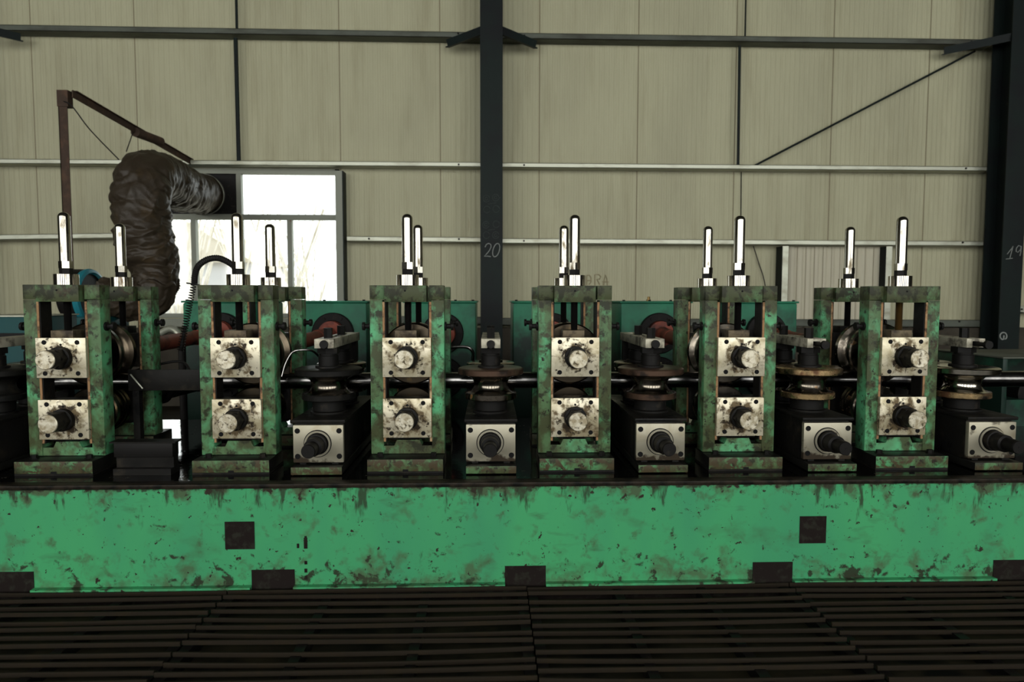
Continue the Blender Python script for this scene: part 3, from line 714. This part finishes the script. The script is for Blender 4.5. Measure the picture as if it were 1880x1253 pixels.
# green pedestal visible under the tube at the left
a = P(-40, 738, .95); c = P(46, 738, .95)
t = thing('gear_pedestal', 'dark green low pedestal at the left edge under the tube', 'pedestal', ((a.x+c.x)/2, .95, .4255))
MB().box(-(c.x-a.x)/2, (c.x-a.x)/2, 0, .28, 0, c.z-.425, .004).build('body', M['gear'], t)
MB().box(-(c.x-a.x)/2-.01, (c.x-a.x)/2+.01, -.01, .28, c.z-.425, c.z-.41, .004).build('top_flange', M['oily'], t)

YB = 2.72
ctr = P(196, 545, YB); sc_ = (YB+3.036)/F
t = thing('blower', 'fume blower with a cyan rim and black drum left of the duct', 'blower', (ctr.x, YB, -.06))
zc = ctr.z+.06; R_ = 49*sc_
MB().lathe((-63*sc_, 0, zc), (1, 0, 0), [(0, R_*.90), (.03, R_), (34*sc_, R_), (34.5*sc_, R_*.7)], 48).build('motor_drum', M['black'], t)
MB().lathe((-33*sc_, 0, zc), (1, 0, 0), [(-.01, R_*.92), (0, R_*1.0), (5*sc_, R_*1.02), (9*sc_, R_*.98), (11*sc_, R_*.88), (6*sc_, R_*.82)], 48, cap=False).build('intake_rim', M['cyan'], t)
MB().box(-66*sc_, 16*sc_, -.20, .2, zc-R_*1.15, zc-R_*.72, .01).build('scroll_base', M['teal'], t)
MB().box(-70*sc_, -30*sc_, -.03, .03, zc-R_*.8, zc-R_*.2).build('bracket', M['teal'], t)
for x in (-60*sc_, 8*sc_):
    for y_ in (-.17, .17): MB().box(x-.02, x+.02, y_-.02, y_+.02, 0, zc-R_*1.15).build('leg', M['teal'], t)

pts = [P(374, 357, YW+.0), P(352, 354, 4.55), P(322, 342, 3.95), P(292, 326, 3.35), P(268, 330, 3.0), P(259, 362, 2.88), P(259, 405, 2.85), P(268, 445, 2.85), P(283, 485, 2.85), P(288, 515, 2.83), P(279, 546, 2.78), P(246, 553, 2.74), P(210, 548, YB), P(189, 546, YB)]
path = spline(pts, 34); NP = len(path)
cum = [0]
for i in range(1, NP): cum.append(cum[-1] + (path[i]-path[i-1]).length)
def ductr(i, a, p):
    s = cum[i]; f = s/cum[-1]; ca, sa = math.cos(a), math.sin(a)
    base = .222 if f < .74 else .222 - .062*min(1, (f-.74)/.16)
    warp = mnoise.noise(Vector((ca*.9, sa*.9, s*1.1)))*.16 + mnoise.noise(Vector((ca*1.6+9, sa*1.6, s*3)))*.05
    ph = (s+warp)*PI/(.13 if f < .45 else .17)
    fold = abs(math.sin(ph)); wr = mnoise.noise(Vector((ca*1.2+3, sa*1.2, (s+warp)*16)))
    crease = mnoise.noise(Vector((ca*2.6+5, sa*2.6, (s+warp*1.5)*26)))
    amp = (.030 if f < .4 else .034)*(.55+.6*mnoise.noise(Vector((ca+2, sa+7, s*2.1))))
    sag = .022*mnoise.noise(Vector((ca*.8, sa*.8+4, s*2.4)))
    hx_ = s + .10*a/PI*(1 if math.sin(s*2.1) > 0 else -1)*abs(math.sin(a*.5+s))
    rid = (1-abs(mnoise.noise(Vector((ca*.7+8, sa*.7, (hx_+warp)*7.5))))*1.6)
    rid2 = (1-abs(mnoise.noise(Vector((ca*1.3+2, sa*1.3, (s-warp)*12+ca*1.5))))*1.6)
    return base - abs(amp)*(1-fold)**2 + .010*wr + .006*crease + sag + .020*(max(rid, 0)**3-.35) + .010*(max(rid2, 0)**3-.35)
du = thing('flexible_duct', 'big wrinkled black fabric duct hanging from the window to the blower', 'duct', (0, 0, 0))
b = MB(); b.tube(path, .22, 88, ductr); b.build('fabric_sleeve', M['duct'], du, smooth=60)
b = MB(); e = path[0]; dv = (path[1]-path[0]).normalized()
b.lathe(e, dv, [(0, .235), (.05, .235), (.055, .228), (.0, .226)], 48, cap=False); b.build('end_ring', M['galv'], du)

# rusty post with arm, sleeve and wires
YP = 2.9
t = thing('rusty_hoist_frame', 'rusty angle-iron post with a long arm reaching back to the wall girt', 'frame', (P(124, 400, YP).x, YP, -.06))
def loc(p): return Vector(p) - t.location
zt_ = P(124, 167, YP).z+.06; k_ = (YP+3.036)/F
b = MB(); b.box(-8*k_, -8*k_+.007, -.006, .065, 0, zt_-.008); b.box(-8*k_, 7.5*k_, -.006, .001, 0, zt_); b.build('post', M['rustpost'], t)
MB().box(-9*k_, 10*k_, -.012, .06, zt_-.13, zt_+.005).build('top_bracket', M['rustpost'], t)
p0, p1 = loc(P(133, 172, YP)), loc(P(350, 297, 4.86))
b = MB(); b.bar(p0, p1, .008, .062); b.bar(p0+Vector((0, .025, .028)), p1+Vector((0, .025, .028)), .05, .007); b.build('arm', M['rustpost'], t)
q0 = p0.lerp(p1, .47)+Vector((0, -.03, -.02)); q1 = p0.lerp(p1, .70)+Vector((0, -.03, .03))
MB().cyl(q0, q1, .045, seg=24).build('sleeve_pipe', M['rustpost'], t)
tag(MB().tube(spline([P(117, 186, YP-.02), P(133, 196, YP-.03), P(165, 238, 2.88), P(218, 293, 2.75)], 8), .005, 6).build('hanger_wire', M['rubber']), 'thin wire from the rusty post down to the top of the duct', 'wire')
tag(MB().tube([P(245, 241, 3.85), P(239, 258, 3.5), P(232, 278, 3.05)], .005, 6).build('hanger_wire', M['rubber']), 'short wire from the rusty sleeve pipe down to the duct', 'wire')

# ribbed black hose with its spring
t = thing('ribbed_hose', 'curved black ribbed hose with a coil spring in front of the window', 'hose', P(380, 560, .8))
l0 = t.location
hp = spline([P(357, 521, .8), P(358, 505, .8), P(364, 489, .8), P(378, 478, .8), P(396, 474, .8), P(412, 478, .8), P(428, 488, .8), P(438, 500, .8), P(443, 530, .8), P(445, 600, .75), P(446, 640, .62)], 10)
MB().tube([p-l0 for p in hp], .0155, 14, lambda i, a, p: .0155+.0028*(i % 2)).build('hose_tube', M['rubber'], t)
b = MB(); A = P(356, 522, .8)-l0; B = P(331, 645, .8)-l0; n = 26; pts = []
ax = (B-A).normalized(); e1 = ax.cross(Vector((0, 1, 0))).normalized(); e2 = ax.cross(e1)
for i in range(n*12+1):
    s_ = i/(n*12); a = 2*PI*i/12
    pts.append(A.lerp(B, s_) + (e1*math.cos(a)+e2*math.sin(a))*(.013+.004*s_))
MB().tube(pts, .0028, 5).build('coil_spring', M['black'], t)
MB().tube([A.lerp(B, .62), A.lerp(B, .8), B], .0085, 8).build('inner_tube', M['rubber'], t)
MB().bar(A+Vector((-.04, 0, .006)), A+Vector((.03, 0, -.005)), .008, .008).build('cable_tie', M['rubber'], t)

# pale elbow duct and small coolant pipes
t = thing('elbow_pipe', 'small pale metal elbow pipe by the red shaft between the two left stands', 'pipe', (P(334, 636, 1.5).x, 1.5, -.06))
e0 = t.location
MB().tube([p-e0 for p in spline([P(296, 612, 1.55), P(312, 604, 1.53), P(326, 611, 1.51), P(334, 636, 1.5)], 8)], .022, 16).build('elbow', M['galv'], t)
MB().cyl((0, 0, P(334, 636, 1.5).z+.06), (0, 0, .002), .024, seg=14).build('down_pipe', M['rubber'], t)
def cpipe(pts, r, label, mt='tube'):
    tag(MB().tube(spline(pts, 10), r, 10).build('coolant_pipe', M[mt]), label, 'pipe', 'coolant pipes')
cpipe([P(517, 692, .20), P(524, 668, .22), P(536, 648, .24), P(552, 643, .25), P(574, 645, .27), P(590, 660, .3)], .0055, 'thin bent coolant pipe right of the window stand')
cpipe([P(815, 640, .6), P(836, 637.5, .6), P(858, 638, .6), P(868, 647, .6), P(868, 662, .6), P(867, 690, .6)], .009, 'bent coolant pipe left of the middle column')
cpipe([P(245, 682, .56), P(285, 671, .6), P(322, 664, .62), P(340, 668, .62), P(350, 684, .6)], .007, 'thin black coolant line over the strip guide', 'rubber')
cpipe([P(240, 688, .17), P(250, 700, .15), P(262, 714, .15)], .0035, 'short bright wire end at the strip guide', 'galv')

# right end: green coolant tank
a = P(1842, 656, .9)
t = thing('coolant_tank', 'dark green open tank at the right edge behind the last side roll stand', 'tank', (a.x, .9, .4255))
h_ = a.z-.425
MB().box(0, .03, 0, .6, 0, h_-.01, .002).build('side_wall', M['gear'], t)
MB().box(.03, .9, .5, .6, 0, h_-.01).build('back_wall', M['gear'], t)
MB().box(.03, .9, 0, .5, 0, .16).build('lower_body', M['gear'], t)
MB().box(-.01, .9, -.012, .62, h_-.01, h_, .002).build('top_plate', M['galvdull'], t)
MB().lathe((.24, .1, h_*.45), (0, -1, 0), [(-.3, .10), (0, .10), (.05, .10), (.055, .08), (.055, .03)], 28).build('pump_motor', M['black'], t)

# ------------------------------------------------------------------ floor gratings
gx = [-1.9, -.70, .52, 1.62, 2.9]
GL = ['oily floor grating at the left corner below the bed', 'oily floor grating left of centre below the bed', 'oily floor grating right of centre below the bed', 'oily floor grating at the right corner below the bed']
for k in range(4):
    x0, x1 = gx[k]+.002, gx[k+1]-.002
    t = thing('floor_grating', GL[k], 'grating', ((x0+x1)/2, -.65, -.06), 'floor gratings')
    hx = (x1-x0)/2; b = MB(); y = -.295
    while y > -1.05:
        n = 10; z = .053+random.uniform(-.003, .003); sag = random.uniform(-.007, .009); slope = random.uniform(-.008, .008)
        prev = None
        for i in range(n+1):
            x = -hx+2*hx*i/n; c = 4*(i/n)*(1-i/n)
            p = Vector((x, y+.65 + sag*c*1.2 + slope*(i/n-.5)*2, z - abs(sag)*c*.8))
            w, h = .0050, .0075
            ring = [b.bm.verts.new(p+Vector((0, dy, dz_))) for dy, dz_ in ((-w, -h), (w, -h), (w, h*.7), (w*.6, h), (-w*.6, h), (-w, h*.7))]
            if prev:
                for q in range(6): b.bm.faces.new((prev[q], prev[(q+1) % 6], ring[(q+1) % 6], ring[q]))
            else: b.bm.faces.new(ring[::-1])
            prev = ring
        b.bm.faces.new(prev); y -= random.choice((.056, .062, .068))
    b.build('bearing_bars', M['grate'], t)
    xx = -hx+.02
    while xx < hx:
        MB().box(xx-.018, xx+.018, -.41, .36, 0, .044).build('cross_bar', M['black'], t); xx += (2*hx-.04)/3*.9999

# ------------------------------------------------------------------ world
wd = bpy.data.worlds.new('sky'); SC.world = wd; wd.use_nodes = True
bg = wd.node_tree.nodes['Background']; bg.inputs[0].default_value = (.93, .97, 1, 1); bg.inputs[1].default_value = 3.6

vw = SC.view_settings; vw.view_transform = 'Standard'; vw.look = 'None'; vw.gamma = 1; vw.use_curve_mapping = False; vw.exposure = 0
SC.cycles.use_denoising = True
SC.cycles.max_bounces = 6; SC.cycles.diffuse_bounces = 3; SC.cycles.glossy_bounces = 4; SC.cycles.sample_clamp_indirect = 4
SC.cycles.caustics_reflective = False; SC.cycles.caustics_refractive = False
